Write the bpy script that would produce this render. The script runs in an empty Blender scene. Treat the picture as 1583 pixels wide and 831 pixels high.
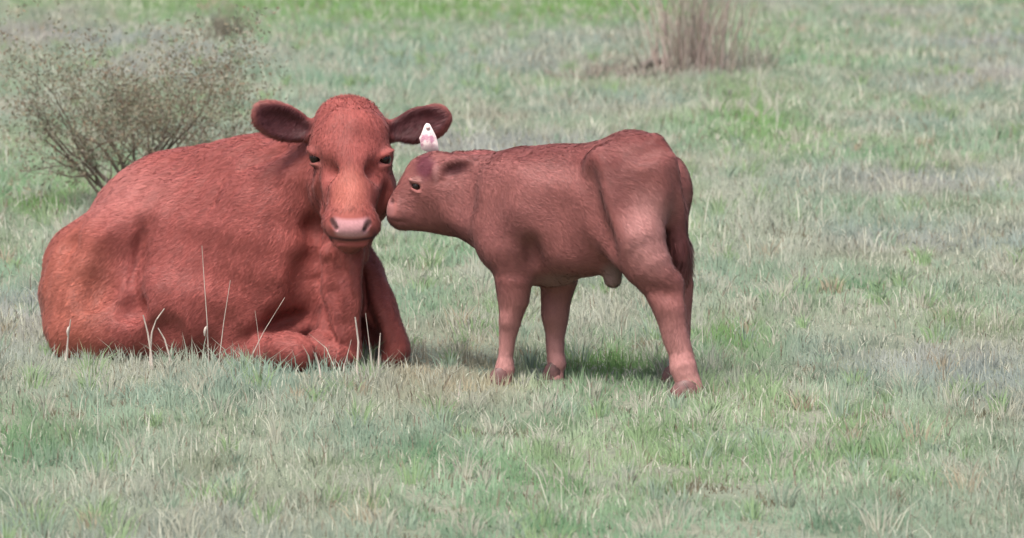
import bpy, math, random
import numpy as np
from mathutils import Vector, Matrix

random.seed(7)
rng = np.random.default_rng(7)
scene = bpy.context.scene
col = scene.collection

# ------------------------------------------------------------------ camera
CAM_H, CAM_D, FPX = 2.0, 14.0, 6300.0          # height, distance to the reference plane, focal length in photo pixels
PITCH = math.radians(-6.525)
cam_data = bpy.data.cameras.new('camera')
cam = bpy.data.objects.new('camera', cam_data)
col.objects.link(cam)
cam.location = (0, -CAM_D, CAM_H)
cam.rotation_euler = (math.radians(90) + PITCH, 0, 0)
cam_data.sensor_width = 36.0
cam_data.lens = 36.0 * FPX / 1583.0
cam_data.clip_end = 2000
cam_data.dof.use_dof = True
cam_data.dof.focus_distance = 14.2
cam_data.dof.aperture_fstop = 5.0
scene.camera = cam

# ------------------------------------------------------------------ sky and sun
SUN_EL, SUN_AZ = math.radians(64), math.radians(208)   # azimuth: 0 = +Y, clockwise
world = bpy.data.worlds.new('World')
scene.world = world
world.use_nodes = True
nt = world.node_tree
bg = nt.nodes['Background']
sky = nt.nodes.new('ShaderNodeTexSky')
sky.sky_type = 'NISHITA'
sky.sun_disc = False
sky.sun_elevation = SUN_EL
sky.sun_rotation = SUN_AZ
sky.dust_density = 6.0
sky.ozone_density = 0.6
nt.links.new(sky.outputs[0], bg.inputs[0])
bg.inputs[1].default_value = 0.085
sun_data = bpy.data.lights.new('sun', 'SUN')
sun_data.energy = 1.5
sun_data.angle = math.radians(24)
sun_data.color = (1.0, 0.96, 0.92)
sun = bpy.data.objects.new('sun', sun_data)
col.objects.link(sun)
sd = Vector((math.sin(SUN_AZ) * math.cos(SUN_EL), math.cos(SUN_AZ) * math.cos(SUN_EL), math.sin(SUN_EL)))
sun.rotation_euler = sd.to_track_quat('Z', 'Y').to_euler()
sun.location = (0, 0, 20)
vs = scene.view_settings
vs.view_transform = 'Standard'
vs.look = 'None'
vs.exposure = 1.36
vs.gamma = 1.0
vs.use_curve_mapping = False

# ------------------------------------------------------------------ helpers
CP = np.array([0.0, -CAM_D, CAM_H])
cp_, sp_ = math.cos(PITCH), math.sin(PITCH)

def ray(u, v):
    x = (u - 791.5) / FPX
    y = -(v - 415.5) / FPX
    return np.array([x, cp_ - y * sp_, sp_ + y * cp_])

def W(u, v, Y):
    d = ray(u, v)
    return CP + d * ((Y + CAM_D) / d[1])

def G(u, v, z=0.0):
    d = ray(u, v)
    return CP + d * ((z - CAM_H) / d[2])

def px(n, Y=0.3):
    return n * (CAM_D + Y) / FPX

def nrm(a):
    a = np.asarray(a, float)
    return a / np.linalg.norm(a)

def tag(o, label=None, cat=None, group=None, kind=None):
    if label: o['label'] = label
    if cat: o['category'] = cat
    if group: o['group'] = group
    if kind: o['kind'] = kind
    return o

def empty(name, loc):
    o = bpy.data.objects.new(name, None)
    o.location = loc
    o.empty_display_size = 0.1
    col.objects.link(o)
    return o

def mesh_np(name, V, faces_flat, nside, mat, parent=None, smooth=True, colour=None, normals=None):
    """V (n,3) world coordinates, faces_flat (m*nside)."""
    V = np.asarray(V, np.float32)
    off = np.zeros(3, np.float32)
    if parent is not None:
        off = np.array(parent.location, np.float32)
    me = bpy.data.meshes.new(name)
    m = len(faces_flat) // nside
    me.vertices.add(len(V))
    me.vertices.foreach_set('co', (V - off).ravel())
    me.loops.add(m * nside)
    me.loops.foreach_set('vertex_index', np.asarray(faces_flat, np.int32).ravel())
    me.polygons.add(m)
    me.polygons.foreach_set('loop_start', np.arange(0, m * nside, nside, dtype=np.int32))
    try:
        me.polygons.foreach_set('loop_total', np.full(m, nside, np.int32))
    except Exception:
        pass
    if smooth:
        me.polygons.foreach_set('use_smooth', np.ones(m, bool))
    me.update(calc_edges=True)
    me.validate()
    if colour is not None:
        a = me.color_attributes.new('Col', 'FLOAT_COLOR', 'POINT')
        c4 = np.ones((len(V), 4), np.float32)
        c4[:, :3] = colour
        a.data.foreach_set('color', c4.ravel())
    if normals is not None:
        me.normals_split_custom_set_from_vertices(np.asarray(normals, np.float32).tolist())
    me.materials.append(mat)
    o = bpy.data.objects.new(name, me)
    col.objects.link(o)
    if parent is not None:
        o.parent = parent
    return o

def tube(points, radii, sides=6, cap=True):
    """tapered tube as list of verts and quads (triangles doubled)"""
    P = np.asarray(points, float)
    n = len(P)
    V, F = [], []
    up = np.array([0.31, 0.17, 0.93])
    for i in range(n):
        t = nrm(P[min(i + 1, n - 1)] - P[max(i - 1, 0)])
        a = nrm(np.cross(t, up if abs(t @ nrm(up)) < .95 else np.array([1., 0, 0])))
        b = np.cross(t, a)
        for k in range(sides):
            an = 2 * math.pi * k / sides
            V.append(P[i] + radii[i] * (math.cos(an) * a + math.sin(an) * b))
    for i in range(n - 1):
        for k in range(sides):
            k2 = (k + 1) % sides
            F.append((i * sides + k, i * sides + k2, (i + 1) * sides + k2, (i + 1) * sides + k))
    return V, F

# ------------------------------------------------------------------ materials
def new_mat(name):
    m = bpy.data.materials.new(name)
    m.use_nodes = True
    return m, m.node_tree, m.node_tree.nodes['Principled BSDF']

def node(t, typ, **kw):
    n = t.nodes.new(typ)
    for k, v in kw.items():
        setattr(n, k, v)
    return n

def attr_material(name, rough=0.8, noise_scale=40, noise_amt=0.25, bump=0.2, bump_scale=200, bump_dist=0.01, trans=0.0, sheen=0.0, spec=0.3):
    m, t, b = new_mat(name)
    at = node(t, 'ShaderNodeVertexColor'); at.layer_name = 'Col'
    tc = node(t, 'ShaderNodeTexCoord')
    nz = node(t, 'ShaderNodeTexNoise'); nz.inputs['Scale'].default_value = noise_scale; nz.inputs['Detail'].default_value = 6
    t.links.new(tc.outputs['Object'], nz.inputs['Vector'])
    mr = node(t, 'ShaderNodeMapRange')
    mr.inputs[1].default_value = 0.3; mr.inputs[2].default_value = 0.7
    mr.inputs[3].default_value = 1 - noise_amt; mr.inputs[4].default_value = 1 + noise_amt
    t.links.new(nz.outputs[0], mr.inputs[0])
    mx = node(t, 'ShaderNodeVectorMath', operation='SCALE')
    t.links.new(at.outputs[0], mx.inputs[0]); t.links.new(mr.outputs[0], mx.inputs['Scale'])
    t.links.new(mx.outputs[0], b.inputs['Base Color'])
    b.inputs['Roughness'].default_value = rough
    b.inputs['Specular IOR Level'].default_value = spec
    if sheen:
        b.inputs['Sheen Weight'].default_value = sheen
        b.inputs['Sheen Roughness'].default_value = 0.5
        b.inputs['Sheen Tint'].default_value = (1, 0.8, 0.8, 1)
    if bump:
        n2 = node(t, 'ShaderNodeTexNoise'); n2.inputs['Scale'].default_value = bump_scale; n2.inputs['Detail'].default_value = 4
        t.links.new(tc.outputs['Object'], n2.inputs['Vector'])
        bp = node(t, 'ShaderNodeBump'); bp.inputs['Strength'].default_value = bump; bp.inputs['Distance'].default_value = bump_dist
        t.links.new(n2.outputs[0], bp.inputs['Height']); t.links.new(bp.outputs[0], b.inputs['Normal'])
    if trans:
        tr = node(t, 'ShaderNodeBsdfTranslucent')
        t.links.new(mx.outputs[0], tr.inputs[0])
        ms = node(t, 'ShaderNodeMixShader'); ms.inputs[0].default_value = trans
        out = t.nodes['Material Output']
        t.links.new(b.outputs[0], ms.inputs[1]); t.links.new(tr.outputs[0], ms.inputs[2])
        t.links.new(ms.outputs[0], out.inputs[0])
    return m

def plain(name, c, rough=0.6, noise=0.2, scale=60, spec=0.4):
    m, t, b = new_mat(name)
    tc = node(t, 'ShaderNodeTexCoord')
    nz = node(t, 'ShaderNodeTexNoise'); nz.inputs['Scale'].default_value = scale; nz.inputs['Detail'].default_value = 5
    t.links.new(tc.outputs['Object'], nz.inputs['Vector'])
    rp = node(t, 'ShaderNodeValToRGB')
    rp.color_ramp.elements[0].position = .3; rp.color_ramp.elements[1].position = .7
    rp.color_ramp.elements[0].color = tuple(x * (1 - noise) for x in c) + (1,)
    rp.color_ramp.elements[1].color = tuple(min(1, x * (1 + noise)) for x in c) + (1,)
    t.links.new(nz.outputs[0], rp.inputs[0]); t.links.new(rp.outputs[0], b.inputs['Base Color'])
    b.inputs['Roughness'].default_value = rough
    b.inputs['Specular IOR Level'].default_value = spec
    return m

M_hide = attr_material('red_hide', rough=0.75, noise_scale=9, noise_amt=0.10, bump=0.1, bump_scale=300, bump_dist=0.004, sheen=0.12, spec=0.25)
M_coat = attr_material('red_coat_hair', rough=0.55, noise_scale=7, noise_amt=0.12, bump=0, spec=0.32, sheen=0.10)
M_grass = attr_material('grass_blades', rough=0.75, noise_scale=3, noise_amt=0.12, bump=0, trans=0.45, spec=0.2)
M_twig = attr_material('twig_bark', rough=0.9, noise_scale=30, noise_amt=0.2, bump=0, spec=0.1)
M_straw = plain('dry_straw', (0.46, 0.40, 0.35), 0.7, 0.15, 30)
M_eye = plain('eye_dark', (0.014, 0.008, 0.007), 0.22, 0.2, 80, 0.3)
M_hoof = plain('hoof_horn', (0.14, 0.066, 0.062), 0.5, 0.3, 60)

# ------------------------------------------------------------------ signed distance modelling of the animals
class Sdf:
    def __init__(s, lo, hi, h):
        s.lo = np.array(lo, float); s.h = h
        s.n = np.ceil((np.array(hi) - s.lo) / h).astype(int) + 1
        s.ax = [s.lo[i] + h * np.arange(s.n[i]) for i in range(3)]
        s.F = np.full(s.n, 1.0, np.float32)

    def _slice(s, lo, hi):
        i0 = np.clip(np.floor((lo - s.lo) / s.h).astype(int), 0, s.n)
        i1 = np.clip(np.ceil((hi - s.lo) / s.h).astype(int) + 1, 0, s.n)
        return tuple(slice(a, b) for a, b in zip(i0, i1))

    def _apply(s, fn, lo, hi, k, op):
        pad = 2.2 * k + .03 + 3 * s.h
        sl = s._slice(np.asarray(lo) - pad, np.asarray(hi) + pad)
        X = s.ax[0][sl[0]][:, None, None]; Y = s.ax[1][sl[1]][None, :, None]; Z = s.ax[2][sl[2]][None, None, :]
        d = fn(X, Y, Z)
        A = s.F[sl]
        if A.size == 0: return
        k = max(k, 1e-5)
        if op == '+':
            hh = np.maximum(k - np.abs(A - d), 0) / k
            s.F[sl] = np.minimum(A, d) - hh * hh * k * .25
        else:
            d = -d
            hh = np.maximum(k - np.abs(A - d), 0) / k
            s.F[sl] = np.maximum(A, d) + hh * hh * k * .25

    def cone(s, a, b, ra, rb, k=0.05, op='+', flat=None):
        a = np.asarray(a, float); b = np.asarray(b, float)
        ab = b - a; L2 = max(ab @ ab, 1e-9)
        r = max(ra, rb)
        if flat is not None:
            n, sc = nrm(flat[0]), flat[1]        # sc < 1 squashes along n
        def fn(X, Y, Z):
            x, y, z = X - a[0], Y - a[1], Z - a[2]
            t = np.clip((x * ab[0] + y * ab[1] + z * ab[2]) / L2, 0, 1)
            x, y, z = x - t * ab[0], y - t * ab[1], z - t * ab[2]
            q = x * x + y * y + z * z
            if flat is not None:
                c = x * n[0] + y * n[1] + z * n[2]
                q = q + c * c * (1 / sc ** 2 - 1)
                d = np.sqrt(q) - (ra + t * (rb - ra))
                return d * np.where(d > 0, sc ** .5, 1)
            return np.sqrt(q) - (ra + t * (rb - ra))
        s._apply(fn, np.minimum(a, b) - r, np.maximum(a, b) + r, k, op)

    def ell(s, c, r, ex=(1, 0, 0), up=(0, 0, 1), k=0.05, op='+'):
        c = np.asarray(c, float); r = np.asarray(r, float)
        ex = nrm(ex); ey = nrm(np.cross(up, ex)); ez = np.cross(ex, ey)
        E = np.array([ex, ey, ez])
        ext = np.sqrt(((E * r[:, None]) ** 2).sum(0))
        def fn(X, Y, Z):
            x, y, z = X - c[0], Y - c[1], Z - c[2]
            q = [x * e[0] + y * e[1] + z * e[2] for e in E]
            k0 = np.sqrt(sum((qi / ri) ** 2 for qi, ri in zip(q, r))) + 1e-6
            k1 = np.sqrt(sum((qi / ri ** 2) ** 2 for qi, ri in zip(q, r))) + 1e-6
            return k0 * (k0 - 1) / k1
        s._apply(fn, c - ext, c + ext, k, op)

    def chain(s, pts, k=0.05, op='+', flat=None):
        P = [np.asarray(p, float) for p, _ in pts]; R = [r for _, r in pts]
        if flat is not None:
            n, sc = nrm(flat[0]), flat[1]
        def fn(X, Y, Z):
            best = None
            for a, b, ra, rb in zip(P[:-1], P[1:], R[:-1], R[1:]):
                ab = b - a; L2 = max(ab @ ab, 1e-9)
                x, y, z = X - a[0], Y - a[1], Z - a[2]
                t = np.clip((x * ab[0] + y * ab[1] + z * ab[2]) / L2, 0, 1)
                x, y, z = x - t * ab[0], y - t * ab[1], z - t * ab[2]
                q = x * x + y * y + z * z
                if flat is not None:
                    q = q + (x * n[0] + y * n[1] + z * n[2]) ** 2 * (1 / sc ** 2 - 1)
                d = np.sqrt(q) - (ra + t * (rb - ra))
                if best is None:
                    best = d
                else:
                    best = np.minimum(best, d)
            return best
        m = max(R)
        s._apply(fn, np.min(P, 0) - m, np.max(P, 0) + m, k, op)

    def sample(s, P):
        q = (np.asarray(P) - s.lo) / s.h
        i = np.clip(np.floor(q).astype(int), 0, s.n - 2); f = np.clip(q - i, 0, 1)
        v = 0
        for dx in (0, 1):
            for dy in (0, 1):
                for dz in (0, 1):
                    w = (f[0] if dx else 1 - f[0]) * (f[1] if dy else 1 - f[1]) * (f[2] if dz else 1 - f[2])
                    v += w * s.F[i[0] + dx, i[1] + dy, i[2] + dz]
        return v

    def hit(s, u, v, y0=None):
        """first point of the surface along the line of sight of a photo pixel"""
        d = nrm(ray(u, v)); t = (s.lo[1] - CP[1]) / d[1]
        t1 = (s.ax[1][-1] - CP[1]) / d[1]
        while t < t1:
            if s.sample(CP + d * t) < 0:
                return CP + d * t
            t += s.h * .5
        return W(u, v, y0 if y0 is not None else .4)

    def crease(s, pix, r, k, depth=None, op='-'):
        dp = -r * .55 if depth is None else depth
        pts = [s.hit(u, v) + np.array([0, dp, 0]) for u, v in pix]
        rr = [r * (0.45 if i in (0, len(pts) - 1) else 1) for i in range(len(pts))]
        for i in range(len(pts) - 1):
            s.cone(pts[i], pts[i + 1], rr[i], rr[i + 1], k, op)

    def hollow(s, u, v, ru, rv, depth, ang=0, k=.05, thick=None, op='-'):
        p = s.hit(u, v); d = nrm(ray(u, v)); sc = (CAM_D + p[1]) / FPX
        a = math.radians(ang)
        ex = np.array([math.cos(a), 0, math.sin(a)])
        t = thick or max(depth * 1.6, .9 * min(ru, rv) * sc)
        c = p - d * (t - depth) if op == '-' else p + d * (t - depth)
        s.ell(c, (ru * sc, t, rv * sc), ex, np.cross(ex, d), k=k, op=op)

    def undulate(s, amp, wl, seed):
        r = np.random.default_rng(seed)
        X = s.ax[0][:, None, None]; Y = s.ax[1][None, :, None]; Z = s.ax[2][None, None, :]
        for j in range(5):
            kx, ky, kz = r.normal(size=3) * 2 * math.pi / wl / 1.6
            s.F += (amp / 2 * np.sin(kx * X + ky * Y + kz * Z + r.uniform(0, 6.28))).astype(np.float32)

    def mesh(s):
        F = s.F; I = F < 0
        A = np.zeros(np.array(F.shape) - 1, np.int8)
        n = F.shape
        for dx in (0, 1):
            for dy in (0, 1):
                for dz in (0, 1):
                    A += I[dx:n[0] - 1 + dx, dy:n[1] - 1 + dy, dz:n[2] - 1 + dz]
        act = (A > 0) & (A < 8)
        idx = np.argwhere(act)
        ids = np.full(act.shape, -1, np.int32); ids[act] = np.arange(len(idx))
        pos = np.zeros((len(idx), 3)); cnt = np.zeros(len(idx))
        C = [(a, b, c) for a in (0, 1) for b in (0, 1) for c in (0, 1)]
        for c0 in C:
            for axn in range(3):
                if c0[axn]: continue
                c1 = list(c0); c1[axn] = 1
                f0 = F[idx[:, 0] + c0[0], idx[:, 1] + c0[1], idx[:, 2] + c0[2]]
                f1 = F[idx[:, 0] + c1[0], idx[:, 1] + c1[1], idx[:, 2] + c1[2]]
                m = (f0 < 0) != (f1 < 0)
                t = np.where(m, f0 / np.where(m, f0 - f1, 1), 0)
                p = np.tile(np.array(c0, float), (len(idx), 1)); p[:, axn] += t
                pos += p * m[:, None]; cnt += m
        V = s.lo + s.h * (idx + pos / cnt[:, None])
        Q = []
        for axn in range(3):
            b, c = (axn + 1) % 3, (axn + 2) % 3
            sl0 = [slice(None)] * 3; sl1 = [slice(None)] * 3
            sl0[axn] = slice(0, -1); sl1[axn] = slice(1, None)
            i0, i1 = I[tuple(sl0)], I[tuple(sl1)]
            e = np.argwhere(i0 != i1)
            ok = (e[:, b] > 0) & (e[:, c] > 0) & (e[:, b] < n[b] - 1) & (e[:, c] < n[c] - 1)
            e = e[ok]
            def cell(db, dc):
                q = e.copy(); q[:, b] -= db; q[:, c] -= dc
                return ids[q[:, 0], q[:, 1], q[:, 2]]
            q = np.stack([cell(0, 0), cell(1, 0), cell(1, 1), cell(0, 1)], 1)
            fl = i0[e[:, 0], e[:, 1], e[:, 2]]
            q[~fl] = q[~fl][:, ::-1]
            Q.append(q)
        Q = np.concatenate(Q)
        Q = Q[(Q >= 0).all(1)]
        # two rounds of Taubin-like smoothing
        E = np.concatenate([Q[:, [0, 1]], Q[:, [1, 2]], Q[:, [2, 3]], Q[:, [3, 0]]])
        deg = np.bincount(E.ravel(), minlength=len(V)).astype(float)
        for lam in (0.5, -0.45, 0.5, -0.45, .5, -.4):
            acc = np.zeros_like(V)
            for d in range(3):
                acc[:, d] = np.bincount(E[:, 0], V[E[:, 1], d], len(V)) + np.bincount(E[:, 1], V[E[:, 0], d], len(V))
            V = V + lam * (acc / deg[:, None] - V)
        return V, Q

def vert_normals(V, Q):
    nf = np.cross(V[Q[:, 2]] - V[Q[:, 0]], V[Q[:, 3]] - V[Q[:, 1]])
    N = np.zeros_like(V)
    for j in range(4):
        for d in range(3):
            N[:, d] += np.bincount(Q[:, j], nf[:, d], len(V))
    return N / (np.linalg.norm(N, axis=1, keepdims=True) + 1e-12)

def blob(V, c, r):
    """soft 0..1 mask round a point; r is a radius or three radii"""
    d = np.sqrt((((V - np.asarray(c)) / np.asarray(r)) ** 2).sum(1))
    t = np.clip(1.5 - d, 0, 1)
    return (t * t * (3 - 2 * t))[:, None]

def fur(name, V, Q, N, colr, n, length, width, flow, parent, seed, lift=0.35, var=.15, lenf=None, bald=None):
    r = np.random.default_rng(seed)
    cr = np.linalg.norm(np.cross(V[Q[:, 2]] - V[Q[:, 0]], V[Q[:, 3]] - V[Q[:, 1]]), axis=1)
    fi = r.choice(len(Q), n, p=cr / cr.sum())
    w = r.dirichlet((1, 1, 1, 1), n)
    P = (V[Q[fi]] * w[:, :, None]).sum(1); NN = (N[Q[fi]] * w[:, :, None]).sum(1)
    C = (colr[Q[fi]] * w[:, :, None]).sum(1)
    keep = P[:, 2] > 0.01
    for q_, r_ in (bald or []):
        keep &= np.linalg.norm((P - q_) / np.asarray(r_), axis=1) > 1
    P, NN, C = P[keep], NN[keep], C[keep]; n = len(P)
    sw = np.stack([np.sin(P @ (r.normal(size=3) * w_) + r.uniform(0, 6)) for w_ in (16, 16, 16, 45, 45, 45)], 1)
    fl = flow(P) + r.normal(size=(n, 3)) * .10 + sw[:, :3] * .26 + sw[:, 3:] * .10
    T = fl - (fl * NN).sum(1, keepdims=True) * NN
    T /= np.linalg.norm(T, axis=1, keepdims=True) + 1e-9
    D = T + NN * (lift * r.uniform(.5, 1.5, (n, 1)))
    D /= np.linalg.norm(D, axis=1, keepdims=True)
    S = np.cross(D, NN + r.normal(size=(n, 3)) * .5); S /= np.linalg.norm(S, axis=1, keepdims=True) + 1e-9
    L = length * r.uniform(.6, 1.4, (n, 1)) * (lenf(P) if lenf else 1); wd = width * r.uniform(.7, 1.3, (n, 1))
    a = P - NN * .0002 - S * wd / 2; b = P - NN * .0002 + S * wd / 2; c = P + D * L
    flip = (np.cross(b - a, c - a) * NN).sum(1) < 0
    a[flip], b[flip] = b[flip].copy(), a[flip].copy()
    VV = np.stack([a, b, c], 1).reshape(-1, 3)
    SN = NN + r.normal(size=(n, 3)) * .12
    SN /= np.linalg.norm(SN, axis=1, keepdims=True)
    cl = 1 + .04 * np.sin(P @ (r.normal(size=3) * 60))[:, None] + .04 * np.sin(P @ (r.normal(size=3) * 90))[:, None]
    cc = C * r.uniform(1 - var, 1 + var, (n, 1)) * cl
    CC = np.repeat(cc, 3, 0)
    o = mesh_np(name, VV, np.arange(3 * n), 3, M_coat, parent, smooth=True, colour=CC, normals=np.repeat(SN, 3, 0))
    o['kind'] = 'stuff'
    return o

# ================================================================== SETTING
# ---- ground
def ground():
    n = 60
    xs = np.concatenate([[-600, -150, -50], np.linspace(-20, 20, n), [50, 150, 600]])
    ys = np.concatenate([[-60, -30], np.linspace(-16, 60, n + 20), [120, 400, 1500]])
    X, Y = np.meshgrid(xs, ys, indexing='ij')
    V = np.stack([X, Y, np.zeros_like(X)], -1).reshape(-1, 3)
    i, j = np.meshgrid(np.arange(len(xs) - 1), np.arange(len(ys) - 1), indexing='ij')
    a = (i * len(ys) + j).ravel()
    F = np.stack([a, a + len(ys), a + len(ys) + 1, a + 1], 1)
    m, t, b = new_mat('meadow_soil')
    tc = node(t, 'ShaderNodeTexCoord')
    n1 = node(t, 'ShaderNodeTexNoise'); n1.inputs['Scale'].default_value = 1.3; n1.inputs['Detail'].default_value = 10; n1.inputs['Roughness'].default_value = .7
    n2 = node(t, 'ShaderNodeTexNoise'); n2.inputs['Scale'].default_value = 45; n2.inputs['Detail'].default_value = 6
    t.links.new(tc.outputs['Object'], n1.inputs['Vector']); t.links.new(tc.outputs['Object'], n2.inputs['Vector'])
    r1 = node(t, 'ShaderNodeValToRGB')
    e = r1.color_ramp.elements
    e[0].position = .35; e[0].color = (.18, .225, .15, 1)
    e[1].position = .68; e[1].color = (.27, .275, .205, 1)
    mx = node(t, 'ShaderNodeMix', data_type='RGBA', blend_type='MULTIPLY'); mx.inputs[0].default_value = .6
    r2 = node(t, 'ShaderNodeValToRGB'); r2.color_ramp.elements[0].color = (.45, .45, .45, 1); r2.color_ramp.elements[0].position = .3
    r2.color_ramp.elements[1].position = .7
    t.links.new(n1.outputs[0], r1.inputs[0]); t.links.new(n2.outputs[0], r2.inputs[0])
    t.links.new(r1.outputs[0], mx.inputs[6]); t.links.new(r2.outputs[0], mx.inputs[7])
    t.links.new(mx.outputs[2], b.inputs['Base Color'])
    b.inputs['Roughness'].default_value = .95
    bp = node(t, 'ShaderNodeBump'); bp.inputs['Strength'].default_value = .8; bp.inputs['Distance'].default_value = .03
    t.links.new(n2.outputs[0], bp.inputs['Height']); t.links.new(bp.outputs[0], b.inputs['Normal'])
    o = mesh_np('ground', V, F.ravel(), 4, m)
    tag(o, 'pasture ground of soil and thatch under the grass', 'ground', kind='structure')
ground()

# ---- smooth random field over the ground, for patches of different grass
def field(x, y, wl, seed):
    r = np.random.default_rng(seed)
    v = np.zeros_like(x)
    for j in range(9):
        a = r.uniform(0, 6.283); k = 2 * math.pi / (wl * r.uniform(.6, 1.7))
        v += np.sin(k * (x * math.cos(a) + y * math.sin(a) * .6) + r.uniform(0, 6.28) + 1.2 * np.sin(.7 * k * (y * math.cos(a) - x * math.sin(a))))
    return v / 3.0        # about -2..2

# patches seen in the photograph: pixel, radius (pixels), kind
PATCH = [((695, 575), (115, 50), 'dry'), ((760, 185), (60, 14), 'brown'), ((950, 108), (85, 16), 'brown'), ((600, 15), (330, 22), 'lush'),
         ((930, 565), (120, 35), 'lush'), ((1150, 170), (70, 45), 'lush'), ((60, 320), (70, 25), 'lush'), ((920, 20), (150, 22), 'lush'),
         ((1130, 520), (70, 40), 'lush'), ((300, 10), (260, 16), 'lush'), ((780, 14), (220, 20), 'lush'), ((60, 590), (60, 20), 'pale'), ((1000, 480), (150, 22), 'pale'), ((640, 100), (180, 40), 'blue'),
         ((230, 570), (150, 18), 'pale'), ((30, 60), (90, 50), 'mauve'), ((1160, 330), (70, 80), 'pale'), ((1075, 100), (80, 30), 'mauve'),
         ((60, 160), (80, 30), 'pale'), ((420, 580), (150, 20), 'blue')]
KCOL = {'dry': (.36, .30, .20), 'brown': (.26, .215, .17), 'lush': (.145, .28, .085), 'pale': (.34, .365, .30), 'blue': (.215, .30, .245), 'mauve': (.29, .275, .26)}

def grass():
    zones = [(-3.4, 0.9, 5600, .046, .0042), (0.9, 4, 3600, .048, .0048), (4, 9, 2300, .055, .0065), (9, 17, 1250, .062, .009), (17, 30, 600, .075, .013)]
    Pts, Hs, Ws = [], [], []
    for y0, y1, dens, hh, ww in zones:
        hw = (CAM_D + y1) * .1257 + 1.2
        n = int(dens * 2 * hw * (y1 - y0))
        x = rng.uniform(-hw, hw, n); y = rng.uniform(y0, y1, n)
        Pts.append(np.stack([x, y], 1)); Hs.append(np.full(n, hh)); Ws.append(np.full(n, ww))
    P = np.concatenate(Pts); H = np.concatenate(Hs); Wd = np.concatenate(Ws)
    x, y = P.T
    # tufts: density field thins the grass between tufts
    tuft = field(x, y, .22, 11) + .6 * field(x, y, .8, 12)
    keep = rng.uniform(size=len(x)) < np.clip(.62 + .30 * tuft, .12, 1)
    x, y, H, Wd, tuft = x[keep], y[keep], H[keep], Wd[keep], tuft[keep]
    n = len(x)
    H = H * np.clip(.85 + .28 * tuft + .15 * field(x, y, 2.2, 13), .35, 1.9) * rng.uniform(.5, 1.45, n)
    base = np.array([.236, .302, .224])
    C = np.tile(base, (n, 1))
    f1 = field(x, y, 1.5, 21)[:, None]; f2 = field(x, y, .5, 22)[:, None]; f3 = field(x, y, 3.1, 23)[:, None]
    C = C + np.clip(f1, -1.2, 1.2) * np.array([.026, .006, .004]) + np.clip(f2, -1.2, 1.2) * np.array([.044, .046, .044]) + np.clip(f3, -1.2, 1.2) * np.array([-.03, .010, -.042])
    for (u, v), (ru, rv), kd in PATCH:
        c = G(u, v); dx = (G(u + ru, v) - c)[0]; dy = abs((G(u, v - rv) - c)[1])
        d2 = ((x - c[0]) / dx) ** 2 + ((y - c[1]) / dy) ** 2
        wgt = np.clip(np.exp(-d2) * (1 + .3 * f2[:, 0]), 0, 1)[:, None] * .92
        C = C * (1 - wgt) + np.array(KCOL[kd]) * wgt
        if kd in ('dry', 'brown'):
            H *= 1 - .35 * wgt[:, 0]
    f4 = field(x, y, .34, 25) + .5 * field(x, y, .9, 26)
    spot = np.clip((f4 - 1.25) * 2.2, 0, 1)[:, None]                      # dead thatch showing between tufts
    C = C * (1 - spot) + np.array([.15, .135, .09]) * spot
    pale = np.clip((-f4 - 1.0) * 2.0, 0, 1)[:, None] * .8                  # bleached tufts
    C = C * (1 - pale) + np.array([.36, .375, .32]) * pale
    H *= (1 - .5 * spot[:, 0]) * (1 + .35 * pale[:, 0])
    front = (x > G(60, 550)[0]) & (x < G(640, 560)[0]) & (y > -.1) & (y < .62) & (rng.uniform(size=n) < .22)
    H[front] *= 1.55
    for hu, hv in ((1067, 612), (778, 600), (860, 592)):
        hp = G(hu, hv); nr = (np.hypot(x - hp[0], y - hp[1] + .03) < .11) & (rng.uniform(size=n) < .65)
        H[nr] *= 1.5
    C *= rng.uniform(.87, 1.13, (n, 1))
    straw = rng.uniform(size=n) < (.09 + .05 * np.clip(f1[:, 0], -1, 1))
    C[straw] = np.array([.46, .47, .39]) * rng.uniform(.7, 1.25, (straw.sum(), 1))
    tall = straw & (rng.uniform(size=n) < .10)
    H[tall] *= rng.uniform(1.4, 2.4, tall.sum())
    dead = rng.uniform(size=n) < .05
    C[dead] = np.array([.19, .16, .12]) * rng.uniform(.7, 1.3, (dead.sum(), 1))
    # keep the blades out of the lying cow and short under the calf's hooves
    az = rng.uniform(0, 2 * math.pi, n)
    lean = np.abs(rng.normal(0, .62, n)) * H
    lay = rng.uniform(size=n) < .30
    lean[lay] = H[lay] * rng.uniform(1.0, 1.8, lay.sum()); H[lay] *= .45
    # tussocks: fans of longer blades, pale, green or dry
    nt_, nb = 800, 30
    d_ = CAM_D + np.concatenate([rng.uniform(-3.2, 4, nt_ // 2), rng.uniform(4, 26, nt_ - nt_ // 2)])
    tx = rng.uniform(-1, 1, nt_) * (d_ * .1257 + .4); ty = d_ - CAM_D
    ts = rng.uniform(.6, 1.25, nt_) * np.where(ty > 4, 1.25, .95)
    tcol = np.array([[.36, .37, .30], [.22, .32, .17], [.34, .30, .22], [.25, .33, .25]])[rng.choice(4, nt_, p=[.38, .32, .06, .24])]
    oa = rng.uniform(0, 6.283, (nt_, nb)); orr = np.abs(rng.normal(0, .028, (nt_, nb))) * ts[:, None]
    bx = (tx[:, None] + np.cos(oa) * orr).ravel(); by = (ty[:, None] + np.sin(oa) * orr).ravel()
    bH = (rng.uniform(.045, .105, (nt_, nb)) * ts[:, None]).ravel()
    x = np.concatenate([x, bx]); y = np.concatenate([y, by]); H = np.concatenate([H, bH])
    az = np.concatenate([az, oa.ravel()]); lean = np.concatenate([lean, bH * rng.uniform(.2, 1.1, len(bH))])
    C = np.concatenate([C, np.repeat(tcol, nb, 0) * rng.uniform(.75, 1.25, (len(bx), 1))])
    Wd = np.concatenate([Wd, np.repeat(np.where(ty > 9, .008, np.where(ty > 2, .0055, .0042)), nb)])
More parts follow.
